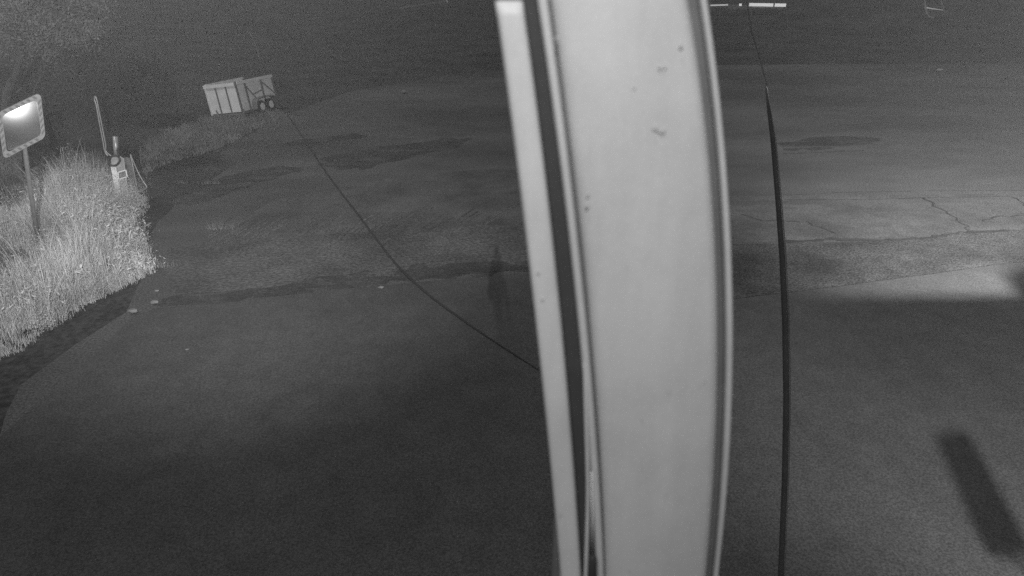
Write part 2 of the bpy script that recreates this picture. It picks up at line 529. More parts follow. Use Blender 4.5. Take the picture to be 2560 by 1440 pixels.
# vent cap added unseen on the canopy, casting a round shadow
RP = Vector((5.6, 0.3, 5.0))
_g = gp(2545, 700, 0.05)
_k = (1.75 - RP.y) / (_g.y - RP.y)
vc = empty('shadow_cap', (RP.x + (_g.x - RP.x) * _k + 0.14, 1.75, 4.2))
tag(vc, 'rounded vent cap added on the canopy to cast a round shadow', 'caster')
MB().tube([(0, 0, 0), (0, 0, 0.03)], 0.08, 14).build('collar', M['steel'], vc, True)
MB().tube([(0, 0, 0.03), (0, 0, 0.05), (0, 0, 0.11), (0, 0, 0.145)], [0.15, 0.18, 0.16, 0.08], 18).build('hood', M['steel'], vc, True)
# arm added to cast a narrow shadow, with a slim sensor at its end
LP = Vector((-0.9, 0.15, 5.75))
def in_beam(x, y, k=0.1): return LP + (gp(x, y, 0.05) - LP) * k
wb = empty('shadow_arm', (-0.85, -0.9, 5.18))
tag(wb, 'unseen wall arm added to cast a narrow shadow, carrying a slim sensor box', 'bracket')
def wbl(p): return p - wb.location
pr = [(1241, 618, 0.011), (1241, 640, 0.016), (1240, 660, 0.028), (1238, 700, 0.032), (1239, 735, 0.032), (1243, 752, 0.02), (1248, 800, 0.016), (1254, 850, 0.016), (1258, 890, 0.015)]
MB().tube([wbl(in_beam(x, y)) for x, y, w in pr], [w * 0.42 for x, y, w in pr], 10).build('blocker', M['blackmetal'], wb, True)
e_ = wbl(in_beam(1258, 890))
MB().tube([e_, Vector((e_.x, 0.0, e_.z))], 0.0075, 8).build('arm', M['blackmetal'], wb, True)
MB().tube([wbl(in_beam(1260, 700)), wbl(in_beam(1272, 780)), wbl(in_beam(1284, 850)), Vector((e_.x + 0.02, 0.0, e_.z + 0.02))], 0.004, 6).build('thin_blocker', M['blackmetal'], wb, True)

# ================================================================== WHITE POST CLOSE TO THE CAMERA
D0 = 0.85
ROWS = [0, 250, 500, 700, 950, 1200, 1440]
COLS = {
    'strip':  ([1237, 1273, 1304, 1327, 1354, 1382, 1401], [1306, 1341, 1371, 1392, 1417, 1438, 1453]),
    'lip':    ([1343, 1381, 1412, 1433, 1459, 1479, 1491], [1370, 1402, 1436, 1456, 1478, 1501, 1511]),
    'panel':  ([1378, 1412, 1445, 1466, 1486, 1507, 1515], [1724, 1763, 1786, 1795, 1799, 1790, 1770]),
    'flange': ([1750, 1787, 1804, 1813, 1816, 1806, 1785], [1770, 1802, 1823, 1833, 1834, 1821, 1798]),
}
def fit(cols, deg=3):
    return np.poly1d(np.polyfit(np.array(ROWS) / 1440.0, cols, deg))
post = empty('metal_post', (0.14, D0 + 0.06, 0))
tag(post, 'big pale metal post close in front of the camera, out of focus', 'post')
OFF = Vector((0.14, D0 + 0.06, 0))
def sweep(name, cl, cr, yfront, yback, mt, bulge=0.0, y_top=-300, parent=post, na=9, y_bot=None, edge=0.004):
    pl, pr = fit(cl), fit(cr)
    rows = []
    ylist = list(np.linspace(y_top, 1440 if y_bot is None else y_bot, 40))
    for y in ylist:
        q = min(max(y, -60), 1440) / 1440.0
        xl, xr = float(pl(q)), float(pr(q))
        if y < -60:
            k = (y + 60) / 1440.0
            xl += float(pl.deriv()(-60 / 1440.)) * k; xr += float(pr.deriv()(-60 / 1440.)) * k
        a, b = at(xl, y, yfront), at(xr, y, yfront)
        rows.append((a, b))
    if y_bot is None:                                   # straight on down to the ground
        a, b = rows[-1]
        for z in (2.4, 1.2, 0.05):
            rows.append((Vector((a.x + 0.01, a.y, z)), Vector((b.x + 0.01, b.y, z))))
    v, f = [], []
    n = na + 2
    for a, b in rows:
        w = (b - a)
        for i in range(na):
            t = i / (na - 1)
            e = min(t, 1 - t) * w.length
            rnd_ = edge * (1 - min(1.0, e / max(edge, 1e-6))) ** 2      # rounded corner
            p = a + w * t
            p.y = yfront - bulge * (1 - (2 * t - 1) ** 2) + rnd_
            v.append(p - OFF)
        v.append(Vector((b.x, yback, b.z)) - OFF)
        v.append(Vector((a.x, yback, a.z)) - OFF)
    for r in range(len(rows) - 1):
        for i in range(n):
            j = (i + 1) % n
            f.append((r * n + i, r * n + j, (r + 1) * n + j, (r + 1) * n + i))
    f.append(tuple(range(n)))
    k = (len(rows) - 1) * n
    f.append(tuple(k + i for i in reversed(range(n))))
    o = obj(name, v, f, mt, parent)
    bm = bmesh.new(); bm.from_mesh(o.data)
    bmesh.ops.recalc_face_normals(bm, faces=bm.faces)
    bm.to_mesh(o.data); bm.free()
    if bulge: o.data.polygons.foreach_set('use_smooth', [True] * len(o.data.polygons))
    return o
cc = COLS
sweep('core', [c + 10 for c in cc['strip'][0]], [c - 5 for c in cc['flange'][1]], D0 + 0.022, D0 + 0.10, M['groove'])
sweep('cover_panel', cc['panel'][0], cc['panel'][1], D0, D0 + 0.0215, M['white'], bulge=0.014, na=25, edge=0.008)
sweep('edge_lip', cc['lip'][0], cc['lip'][1], D0 + 0.002, D0 + 0.0215, M['white'], bulge=0.002)
sweep('flange', cc['flange'][0], cc['flange'][1], D0 + 0.008, D0 + 0.0215, M['white'], bulge=0.002)
sweep('side_strip', cc['strip'][0], cc['strip'][1], D0 - 0.002, D0 + 0.0213, M['strip'], bulge=0.001, y_top=3)
sweep('rubber_seal', [c - 2 for c in cc['strip'][1]], [c + 2 for c in cc['lip'][0]], D0 + 0.014, D0 + 0.0212, M['seal'])
# cable with a plug in the seal channel, and a bracket behind the strip at the bottom
def pp(x, y, dy=0.0): return at(x, y, D0 + dy) - OFF
MB().tube(smooth_pts([pp(1462, 900, 0.004), pp(1466, 1060, 0.0), pp(1470, 1230, -0.002), pp(1466, 1390, -0.004), pp(1463, 1500, -0.004), pp(1466, 1640, -0.004)]), 0.0032, 8).build('cable', M['white'], post, True)
MB().tube([pp(1478, 1180, 0.001), pp(1481, 1290, -0.002), pp(1480, 1396, -0.004)], [0.0008, 0.0015, 0.0022], 8).build('wire', M['reflect'], post, True)
MB().tube([pp(1482, 1388, -0.006), pp(1481, 1394, -0.006), pp(1479, 1560, -0.006)], [0.004, 0.0075, 0.0078], 10).build('plug', M['rubber'], post, True)
a, b, c_ = pp(1386, 1285, 0.03), pp(1374, 1600, 0.03), pp(1430, 1600, 0.03)
MB().add([a, b, c_] + [p + Vector((0, 0.006, 0)) for p in (a, b, c_)], [(0, 1, 2), (5, 4, 3), (0, 3, 4, 1), (1, 4, 5, 2), (2, 5, 3, 0)]).build('gusset', M['groove'], post)
# grime spots on the post
spots = [(1703, 113, 5), (1468, 513, 6), (1470, 485, 4), (1356, 749, 6), (1345, 681, 6), (1640, 320, 11), (1655, 327, 9), (1650, 169, 7), (1662, 168, 5), (1585, 220, 5), (1394, 95, 5)]
for i, (x, y, r) in enumerate(spots):
    rnd = random.Random(i)
    onstrip = x < 1400 and y > 300
    n = 9
    c0 = pp(x, y, -0.0045 if onstrip else -0.0152)
    pts = [c0 + Vector((math.cos(k * 6.283 / n), 0, math.sin(k * 6.283 / n))) * (r / FPX * 0.85 * rnd.uniform(0.5, 1.2)) for k in range(n)]
    top_ = c0 + Vector((0, -0.0008, 0))
    MB().add([top_] + pts, [(0, k + 1, (k + 1) % n + 1) for k in range(n)]).build('grime_spot', M['grime'], post)

# ================================================================== SLENDER DARK POLE
PD = 3.9
pole_px = [(1914, 216, 5), (1922, 280, 10), (1932, 350, 15), (1945, 500, 17), (1956, 650, 19), (1963, 800, 20), (1966, 1000, 20), (1962, 1200, 19), (1952, 1440, 18), (1946, 1520, 18)]
pole = empty('slim_pole', gp(1946, 1540, 0.05))
tag(pole, 'slender dark metal pole standing right of the pale post', 'pole')
def pl_(x, y, d=PD): return at(x, y, d) - pole.location
pts = [pl_(x, y) for x, y, w in pole_px]; rad = [w * 0.38 / FPX * (PD / ray(x, y).y) for x, y, w in pole_px]
pts.append(Vector((pts[-1].x, pts[-1].y, 0.0))); rad.append(rad[-1])
MB().tube(pts, rad, 12).build('shaft', M['polemetal'], pole, True)
MB().tube([pl_(1862, -40), pl_(1870, 20), pl_(1880, 82), pl_(1898, 140), pl_(1917, 212), pl_(1916, 235)], 0.0035, 6).build('whip_rod', M['steel'], pole, True)
MB().tube([pl_(x + w / 2 + 0.5, y, PD - 0.01) for x, y, w in pole_px] , 0.0028, 6).build('edge_glint', M['zinc'], pole, True)  # pale thread standing in for the glint along the pole's right edge

# ================================================================== ROAD MIRROR
mc = at(53, 313, 1.0)
mdist = 12.2
def plane_pt(x, y, p0, n):
    d = ray(x, y)
    return EYE + d * ((p0 - EYE).dot(n) / d.dot(n))
d_ = ray(53, 313)
mcen = EYE + d_ * mdist
cd = (EYE - mcen).normalized()
az = math.atan2(cd.y, cd.x); el = math.asin(cd.z) - R(12)
mn = Vector((math.cos(el) * math.cos(az), math.cos(el) * math.sin(az), math.sin(el)))
TL, TR, BR, BL = [plane_pt(x, y, mcen, mn) for x, y in ((-8, 283), (101, 231), (114, 343), (9, 398))]
mbase = gp(100, 640, 0.0)
mbase.z = ground_z(mbase.x, mbase.y)
mir = empty('traffic_mirror', mbase)
tag(mir, 'square convex road mirror with striped border on a leaning pole in the grass', 'mirror')
def ml(p): return Vector(p) - mbase
def quad(u, v):           # u,v in 0..1 over the mirror
    return (TL * (1 - u) + TR * u) * (1 - v) + (BL * (1 - u) + BR * u) * v
def rrect(inset, rad, n=6):
    """rounded outline in uv"""
    out = []
    lo, hi = inset, 1 - inset
    for cx, cy, a0 in ((hi - rad, lo + rad, -90), (hi - rad, hi - rad, 0), (lo + rad, hi - rad, 90), (lo + rad, lo + rad, 180)):
        for k in range(n + 1):
            a = R(a0 + 90 * k / n)
            out.append((cx + rad * math.cos(a), cy + rad * math.sin(a)))
    return out
outer, inner = rrect(0.0, 0.11), rrect(0.095, 0.09)
k = len(outer)
v, f = [], []
for (ring, off) in ((outer, -0.05), (outer, 0.02), (inner, 0.02), (inner, -0.02)):
    v += [ml(quad(*p) + mn * off) for p in ring]
for r_ in range(3):
    for i in range(k):
        j = (i + 1) % k
        f.append((r_ * k + i, r_ * k + j, (r_ + 1) * k + j, (r_ + 1) * k + i))
f.append(tuple(range(k)))
obj('frame', v, f, M['mframe'], mir)
# slanted stripes on the border
def stripe(p):
    o = obj('stripe', [ml(q + mn * 0.0225) for q in p], [(0, 1, 2, 3)], M['stripe'], mir)
for i in range(6):
    t = 0.12 + i * 0.135
    for side in range(4):
        a, b, s = t, t + 0.06, 0.06
        if side == 0: q = [(a, 0.012), (b, 0.012), (b + s, 0.083), (a + s, 0.083)]
        elif side == 1: q = [(0.917, a + s), (0.917, b + s), (0.988, b), (0.988, a)]
        elif side == 2: q = [(a, 0.988), (b, 0.988), (b - s, 0.917), (a - s, 0.917)]
        else: q = [(0.012, a), (0.012, b), (0.083, b - s), (0.083, a - s)]
        stripe([quad(*p) for p in q])
# convex glass
Mm = bpy.data.materials.new('mirror_glass'); Mm.use_nodes = True
nt = Mm.node_tree; nt.nodes.clear()
out = nt.nodes.new('ShaderNodeOutputMaterial')
g1 = nt.nodes.new('ShaderNodeBsdfGlossy'); g1.inputs['Roughness'].default_value = 0.03; g1.inputs['Color'].default_value = (0.75, 0.75, 0.75, 1)
g2 = nt.nodes.new('ShaderNodeBsdfGlossy'); g2.inputs['Roughness'].default_value = 0.32; g2.inputs['Color'].default_value = (0.5, 0.5, 0.5, 1)
mx = nt.nodes.new('ShaderNodeMixShader'); mx.inputs['Fac'].default_value = 0.12
nt.links.new(g1.outputs[0], mx.inputs[1]); nt.links.new(g2.outputs[0], mx.inputs[2]); nt.links.new(mx.outputs[0], out.inputs['Surface'])
RC = 1.9
mx.inputs['Fac'].default_value = 0.85; g2.inputs['Roughness'].default_value = 0.235; g2.inputs['Color'].default_value = (0.9, 0.9, 0.9, 1); g1.inputs['Color'].default_value = (0.5, 0.5, 0.5, 1)
n = 24
v, f = [], []
lo, hi = 0.075, 0.925
for j in range(n + 1):
    for i in range(n + 1):
        u, w = lo + (hi - lo) * i / n, lo + (hi - lo) * j / n
        p = quad(u, w)
        r2 = (p - mcen).length_squared
        v.append(ml(p + mn * (0.035 - r2 / (2 * RC) + 0.0)))
for j in range(n):
    for i in range(n):
        a = j * (n + 1) + i
        f.append((a, a + n + 1, a + n + 2, a + 1))
gl = obj('mirror_glass', v, f, Mm, mir, True)
# pole and clamp
pt_ = mcen - mn * 0.09
top_ = (BL + BR) * 0.5 - mn * 0.07
bot_ = mbase.copy()
mid_ = gp(88, 560, 0.9); 
MB().tube([ml(pt_ + (TL + TR - BL - BR) * 0.1), ml(top_), ml(bot_.lerp(top_, 0.5)), Vector((0, 0, -0.1))], 0.04, 12).build('pole', M['zinc'], mir, True)
MB().bar(ml(pt_), ml(mcen - mn * 0.03), 0.16, 0.1).build('clamp', M['steel'], mir)

# ================================================================== BARRIER POST
GY = 16.6
gb = at(312, 512, GY); gb.z = ground_z(gb.x, gb.y)
gate = empty('barrier_post', gb)
tag(gate, 'pale barrier post with reflective stripe, square sign and raised hoop arm', 'barrier')
def gl_(x, y, d=GY): return at(x, y, d) - gb
# body: tapered box from ground
def prism(pix, d0, d1, name, mt, parent, loc):
    a = [at(x, y, d0) - loc for x, y in pix]; b = [at(x, y, d1) - loc for x, y in pix]
    k = len(pix)
    fs = [tuple(range(k)), tuple(range(2 * k - 1, k - 1, -1))] + [(i, k + i, k + (i + 1) % k, (i + 1) % k) for i in range(k)]
    o = obj(name, a + b, fs, mt, parent)
    bm = bmesh.new(); bm.from_mesh(o.data); bmesh.ops.recalc_face_normals(bm, faces=bm.faces); bm.to_mesh(o.data); bm.free()
    return o
prism([(277, 400), (288, 392), (300, 390), (310, 396), (316, 440), (324, 500), (326, 530), (297, 532), (290, 500), (282, 440)], GY, GY + 0.32, 'body', M['postconc'], gate, gb)
prism([(277, 417), (290, 417), (294, 440), (299, 470), (304, 496), (292, 500), (288, 480), (282, 446)], GY - 0.012, GY - 0.002, 'reflective_stripe', M['reflect'], gate, gb)
def hollow(pix, w, d, name, mt, parent, loc):
    pts = [at(x, y, d) - loc for x, y in pix]
    mb = MB()
    for i in range(len(pts)): mb.bar(pts[i], pts[(i + 1) % len(pts)], w, 0.012, up=Vector((0, 1, 0)))
    return mb.build(name, mt, parent)
sg = prism([(295, 431), (315, 425), (318, 442), (297, 448)], GY - 0.03, GY - 0.02, 'sign_plate', M['steel'], gate, gb)
hollow([(295, 431), (315, 425), (318, 442), (297, 448)], 0.026, GY - 0.036, 'sign_border', M['reflect'], sg, gb)
MB().tube([gl_(292, 400, GY + 0.1), gl_(288, 341, GY + 0.1)], 0.06, 12).build('stub_pipe', M['zinc'], gate, True)
ring = [gl_(285 + 14.5 * math.cos(q), 402 + 12.5 * math.sin(q) + 0.15 * 14 * math.cos(q) * -1, GY - 0.06) for q in [2 * math.pi * i / 24 for i in range(24)]]
MB().tube(ring, 0.025, 8, closed=True).build('rubber_ring', M['rubber'], gate, True)
prism([(278, 392), (292, 389), (295, 404), (288, 413), (279, 410)], GY - 0.03, GY - 0.001, 'lamp_disc', M['postconc'], gate, gb)
hoop = [gl_(x, y, GY) for x, y in ((270, 390), (262, 378), (257, 350), (249, 310), (241, 265), (236, 248), (238, 241), (242, 250), (247, 275), (255, 315), (264, 362), (265, 378), (279, 391))]
MB().tube(smooth_pts(hoop, 5), 0.016, 8).build('hoop_arm', M['zinc'], gate, True)
MB().tube(smooth_pts([gl_(297, 367, GY - 0.02), gl_(293, 377, GY - 0.05), gl_(297, 390, GY - 0.05), gl_(299, 404, GY - 0.05)], 5), 0.018, 8).build('hose', M['rubber'], gate, True)

# wire mesh panel beside it
mp_b = at(348, 482, GY - 0.3); mp_b.z = ground_z(mp_b.x, mp_b.y)
mesh_p = empty('wire_mesh_panel', mp_b)
tag(mesh_p, 'leaning triangular wire mesh panel right of the barrier post', 'mesh panel')
MB().tube(smooth_pts([at(x, y, GY - 0.3) - mp_b for x, y in ((326, 386), (334, 405), (345, 430), (357, 452), (364, 462), (367, 469), (357, 476), (347, 482))], 3), 0.016, 6).build('frame_tube', M['zinc'], mesh_p, True)
MB().tube([at(x, y, GY - 0.31) - mp_b for x, y in ((327, 390), (334, 425), (341, 460), (347, 482))], 0.015, 6).build('frame_tube', M['zinc'], mesh_p, True)
for i in range(9):
    t = i / 8
    a = (310 + 13 * t, 392 + 2 * t); b = (322 + 22 * t, 452 + 22 * t)
    MB().tube([at(*a, GY - 0.28) - mp_b, at((a[0] + b[0]) / 2 + 1, (a[1] + b[1]) / 2, GY - 0.28) - mp_b, at(*b, GY - 0.28) - mp_b], 0.004, 5).build('wire', M['zinc'], mesh_p)
for i in range(8):
    t = (i + 1) / 9
    a = (328 + 19 * t, 395 + 80 * t); b = (328 + 37 * t, 393 + 72 * t)
    MB().tube([at(*a, GY - 0.3) - mp_b, at(*b, GY - 0.3) - mp_b], 0.004, 5).build('wire', M['zinc'], mesh_p)

# ================================================================== TRAILER
tb = gp(533, 299, 0.0); tb.z = ground_z(tb.x, tb.y)
tr = empty('box_trailer', tb)
tr.rotation_euler = (0, R(-6), R(-15))
tag(tr, 'open pale box trailer with tandem wheels parked on the far verge', 'trailer')
W_, L_, Ht = 1.5, 2.6, 1.3
zf = 0.12
# end face: three panels between dark posts
ex = [0.0, 0.5, 1.0, W_]
for i in range(3):
    MB().box(ex[i] + 0.025, ex[i + 1] - 0.025, 0.02, 0.05, zf, Ht - 0.13).build('end_panel', M['board'], tr)
for i, x in enumerate(ex):
    MB().box(x - 0.027, x + 0.027, -0.015, 0.06, zf - 0.05, Ht - 0.1 if i < 3 else Ht + 0.03).build('upright', M['frame'] if 0 < i else M['board'], tr)
MB().box(-0.05, W_ - 0.05, -0.03, 0.05, Ht - 0.13, Ht).build('top_rail', M['board'], tr)
MB().box(-0.02, W_ + 0.02, -0.02, 0.05, zf - 0.12, zf - 0.05).build('sill', M['frame'], tr)
# right side: sheet, uprights, braces, rail
sy = [0.06, 0.6, 1.75, L_]
for i in range(3):
    MB().box(W_ - 0.03, W_, sy[i] + 0.04, sy[i + 1] - 0.04, zf, Ht - 0.12).build('side_panel', M['board'], tr)
for y in sy[1:]:
    MB().box(W_ - 0.035, W_ + 0.04, y - 0.04, y + 0.04, zf - 0.05, Ht - 0.1).build('upright', M['frame'], tr)
MB().box(W_ - 0.04, W_ + 0.05, 0.065, L_ + 0.05, Ht - 0.1, Ht + 0.01).build('top_rail', M['board'], tr)
for (ya, za, yb, zb) in ((0.65, 1.05, 1.15, 0.5), (0.95, 0.68, 1.7, 0.78), (1.8, 1.1, 2.6, 0.5)):
    MB().bar((W_ + 0.02, ya, za), (W_ + 0.02, yb, zb), 0.045).build('brace', M['steel'], tr)
MB().box(W_ - 0.02, W_ + 0.03, 0.06, L_, zf - 0.1, zf - 0.02).build('sill', M['frame'], tr)
# far side and floor
MB().box(0.0, 0.03, 0.06, L_, zf, Ht - 0.06).build('side_panel', M['board'], tr)
MB().box(-0.03, 0.05, 0.06, L_ + 0.05, Ht - 0.06, Ht + 0.03).build('top_rail', M['board'], tr)
MB().box(0.03, W_ - 0.03, 0.05, L_, zf - 0.03, zf).build('floor', M['frame'], tr)
MB().box(0.03, W_ - 0.03, L_ - 0.03, L_, zf, Ht - 0.1).build('end_panel', M['board'], tr)
def wheel(y):
    t = MB().tube([(W_ + 0.06, y, 0.13), (W_ + 0.08, y, 0.13), (W_ + 0.22, y, 0.13), (W_ + 0.24, y, 0.13)], [0.24, 0.26, 0.26, 0.24], 20).build('wheel', M['tyre'], tr, True)
    MB().tube([(W_ + 0.236, y, 0.13), (W_ + 0.25, y, 0.13), (W_ + 0.255, y, 0.13)], [0.165, 0.155, 0.05], 16).build('rim', M['rim'], t)
wheel(1.15); wheel(1.8)
fe = MB()
arc = [(0.7, 0.12), (0.76, 0.36), (0.92, 0.5), (1.45, 0.54), (2.02, 0.5), (2.2, 0.36), (2.26, 0.12)]
for (a, b) in zip(arc[:-1], arc[1:]):
    fe.add([(W_ + 0.03, a[0], a[1]), (W_ + 0.28, a[0], a[1]), (W_ + 0.28, b[0], b[1]), (W_ + 0.03, b[0], b[1]),
            (W_ + 0.03, a[0], a[1] - 0.03), (W_ + 0.28, a[0], a[1] - 0.03), (W_ + 0.28, b[0], b[1] - 0.03), (W_ + 0.03, b[0], b[1] - 0.03)],
           [(0, 1, 2, 3), (7, 6, 5, 4), (1, 5, 6, 2), (0, 3, 7, 4)])
fe.build('fender', M['frame'], tr)
MB().bar((0.34, -0.03, 0.0), (0.3, -0.05, 0.28), 0.05).build('jack_leg', M['frame'], tr)
MB().bar((1.58, -0.05, -0.1), (1.62, -0.03, 0.22), 0.05).build('jack_leg', M['frame'], tr)

# ================================================================== GRASS
def blades(name, polys, count, hgt, width, mt, seed, lean=0.5, zfun=ground_z, holes=()):
    """tall grass over ground polygons (lists of (x,y) world points), one mesh"""
    rnd = np.random.RandomState(seed)
    P = []
    def inside(pt, poly):
        x, y = pt; c = False; j = len(poly) - 1
        for i in range(len(poly)):
            xi, yi = poly[i]; xj, yj = poly[j]
            if (yi > y) != (yj > y) and x < (xj - xi) * (y - yi) / (yj - yi) + xi: c = not c
            j = i
        return c
    for poly, share in polys:
        xs_ = [p[0] for p in poly]; ys_ = [p[1] for p in poly]
        k = 0; tries = 0
        while k < count * share and tries < count * 20:
            tries += 1
            if rnd.rand() < 0.6 and P and tries % 7:
                q = P[rnd.randint(len(P))]
                p = (q[0] + rnd.normal(0, 0.08), q[1] + rnd.normal(0, 0.08))
            else:
                p = (rnd.uniform(min(xs_), max(xs_)), rnd.uniform(min(ys_), max(ys_)))
            if not inside(p, poly): continue
            if any(inside(p, h) for h in holes): continue
            P.append(p); k += 1
    v, f = [], []
    for (x, y) in P:
        # clumpy height
        cl = 0.65 + 0.35 * math.sin(x * 2.3 + 1.3 * math.sin(y * 1.7)) * math.sin(y * 2.1 + x)
        h = rnd.uniform(hgt[0], hgt[1]) * cl
        a = rnd.uniform(0, 6.283)
        l = abs(rnd.normal(0, lean)) * h
        la = rnd.uniform(0, 6.283)
        dx, dy = math.cos(la) * l, math.sin(la) * l
        wx, wy = math.cos(a) * width * rnd.uniform(0.6, 1.4), math.sin(a) * width * rnd.uniform(0.6, 1.4)
        z = zfun(x, y) - 0.03
        s = len(v)
        v += [(x - wx, y - wy, z), (x + wx, y + wy, z),
              (x - wx * 0.8 + dx * 0.3, y - wy * 0.8 + dy * 0.3, z + h * 0.55), (x + wx * 0.8 + dx * 0.3, y + wy * 0.8 + dy * 0.3, z + h * 0.55),
              (x + dx, y + dy, z + h * (1 - 0.25 * min(1, l / max(h, 0.01))))]
        f += [(s, s + 1, s + 3, s + 2), (s + 2, s + 3, s + 4)]
    o = obj(name, v, f, mt)
    return o
def within(x, y, poly):
    c = False; j = len(poly) - 1
    for i in range(len(poly)):
        xi, yi = poly[i]; xj, yj = poly[j]
        if (yi > y) != (yj > y) and x < (xj - xi) * (y - yi) / (yj - yi) + xi: c = not c
        j = i
    return c
def w2(pix): return [(gp(x, y).x, gp(x, y).y) for x, y in pix]
big = w2([(-140, 1010), (0, 905), (130, 820), (250, 742), (330, 704), (388, 680), (382, 640), (356, 600), (332, 570), (372, 530), (366, 500), (330, 480), (240, 486), (150, 500), (80, 520), (60, 560), (-140, 600)])
hole = w2([(-160, 700), (-40, 640), (30, 640), (80, 665), (75, 735), (20, 770), (-60, 780)])
def tussocks(name, poly, holes, n_tufts, mt, seed):
    """tall uneven tussocks: arching blades from common roots, lower and sprawling towards the rim"""
    rnd = random.Random(seed)
    xs_ = [p[0] for p in poly]; ys_ = [p[1] for p in poly]
    def rim(x, y):
        best = 9.0
        for i in range(len(poly)):
            a, b = Vector((poly[i][0], poly[i][1])), Vector((poly[(i + 1) % len(poly)][0], poly[(i + 1) % len(poly)][1]))
            q = Vector((x, y)); t = max(0.0, min(1.0, (q - a).dot(b - a) / max((b - a).length_squared, 1e-6)))
            best = min(best, (q - a - (b - a) * t).length)
        return best
    v, f = [], []
    k = 0
    while k < n_tufts:
        x, y = rnd.uniform(min(xs_), max(xs_)), rnd.uniform(min(ys_), max(ys_))
        if not within(x, y, poly) or any(within(x, y, h) for h in holes): continue
        r = rim(x, y)
        wave = 0.5 + 0.5 * math.sin(x * 1.9 + 0.7) * math.sin(y * 1.4 + x * 0.6)
        if rnd.random() > 0.35 + 0.65 * min(1.0, wave + 0.35): continue
        k += 1
        H = (0.22 + 0.5 * min(1.0, r / 0.8)) * (0.6 + 0.75 * wave) * rnd.uniform(0.55, 1.35)
        nb = rnd.randint(22, 62)
        sw, sa = rnd.uniform(0.0, 0.35), rnd.uniform(0, 6.283)
        for i in range(nb):
            h = H * rnd.uniform(0.35, 1.1)
            if rnd.random() < 0.06: h *= 1.5
            a = rnd.uniform(0, 6.283)
            l = h * abs(rnd.gauss(0.0, 0.6))
            dx, dy = math.cos(a) * l + math.cos(sa) * sw * h, math.sin(a) * l + math.sin(sa) * sw * h
            w = rnd.uniform(0.002, 0.0048)
            wx, wy = -math.sin(a) * w, math.cos(a) * w
            bx, by = x + rnd.gauss(0, 0.05), y + rnd.gauss(0, 0.05)
            z = ground_z(bx, by) - 0.03
            dr = h * rnd.uniform(0.0, 0.55) * min(1.0, l / max(h, 0.01))
            s_ = len(v)
            for t, ww in ((0.0, 1.0), (0.4, 0.9), (0.75, 0.65)):
                px_, py_, pz_ = bx + dx * t ** 1.7, by + dy * t ** 1.7, z + h * t - dr * t ** 3
                v += [(px_ - wx * ww, py_ - wy * ww, pz_), (px_ + wx * ww, py_ + wy * ww, pz_)]
            v.append((bx + dx, by + dy, z + h - dr))
            f += [(s_, s_ + 1, s_ + 3, s_ + 2), (s_ + 2, s_ + 3, s_ + 5, s_ + 4), (s_ + 4, s_ + 5, s_ + 6)]
    return obj(name, v, f, mt)
g1_ = tussocks('tall_grass', big, (hole,), 1500, M['grass'], 4)
tag(g1_, 'tall pale grass growing thick at the left roadside', 'grass', kind='stuff')
def weeds(name, areas, n, size, mt, seed, label):
    """loose leafy and feathery bits through the height of the growth, one mesh"""
    rnd = random.Random(seed); v, f = [], []
    cl = []
    for (x0, y0, rx, ry, hh, w) in areas:
        for i in range(int(w)):
            c = gp(rnd.gauss(x0, rx), rnd.gauss(y0, ry))
            if not within(c.x, c.y, big): continue
            cl.append((c.x, c.y, hh * rnd.uniform(0.5, 1.1)))
    for i in range(n):
        x, y, hh = rnd.choice(cl)
        t = rnd.random() ** 0.8
        sp_ = 0.05 + 0.10 * t
        p = Vector((x + rnd.gauss(0, sp_), y + rnd.gauss(0, sp_), ground_z(x, y) + t * hh))
        a = Vector((rnd.gauss(0, 1), rnd.gauss(0, 1), rnd.gauss(0.4, 1))).normalized()
        b = a.cross(Vector((rnd.gauss(0, 1), rnd.gauss(0, 1), rnd.gauss(0, 1)))).normalized()
        l = size * rnd.uniform(0.4, 1.5); q = l * rnd.uniform(0.1, 0.3)
        s_ = len(v)
        v += [p - a * l, p + b * q, p + a * l, p - b * q]; f.append((s_, s_ + 1, s_ + 2, s_ + 3))
    o = obj(name, v, f, mt)
    tag(o, label, 'weeds', kind='stuff')
weeds('roadside_weeds', [(250, 560, 60, 30, 1.2, 120), (320, 620, 40, 30, 0.75, 70), (330, 540, 22, 22, 0.8, 50), (60, 640, 60, 30, 0.9, 30), (120, 770, 70, 40, 0.5, 30)], 60000, 0.015, M['grass'], 11, 'feathery pale weeds standing among the tall grass')
weeds('leafy_weeds', [(215, 590, 45, 25, 1.0, 40), (335, 600, 25, 35, 0.7, 30), (150, 720, 80, 40, 0.55, 40), (300, 670, 40, 12, 0.35, 30)], 9000, 0.042, M['grass'], 17, 'broad leafy weeds scattered through the tall grass')
back = w2([(-160, 600), (60, 560), (150, 500), (300, 482), (300, 460), (250, 430), (150, 420), (0, 430), (-200, 460)])
g2_ = blades('rough_grass', [(back, 0.75), (hole, 0.25)], 14000, (0.3, 0.8), 0.006, M['verge'], 5, 0.5)
tag(g2_, 'dim rough grass behind the tall pale clump', 'grass', kind='stuff')
vg = w2([(362, 470), (372, 445), (430, 416), (505, 390), (585, 355), (645, 320), (720, 290), (690, 272), (560, 288), (500, 312), (430, 350), (352, 400)])
g3_ = blades('verge_grass', [(vg, 1.0)], 11000, (0.15, 0.5), 0.010, M['verge'], 6, 0.5)
tag(g3_, 'short grass verge running along the road to the trailer', 'grass', kind='stuff')

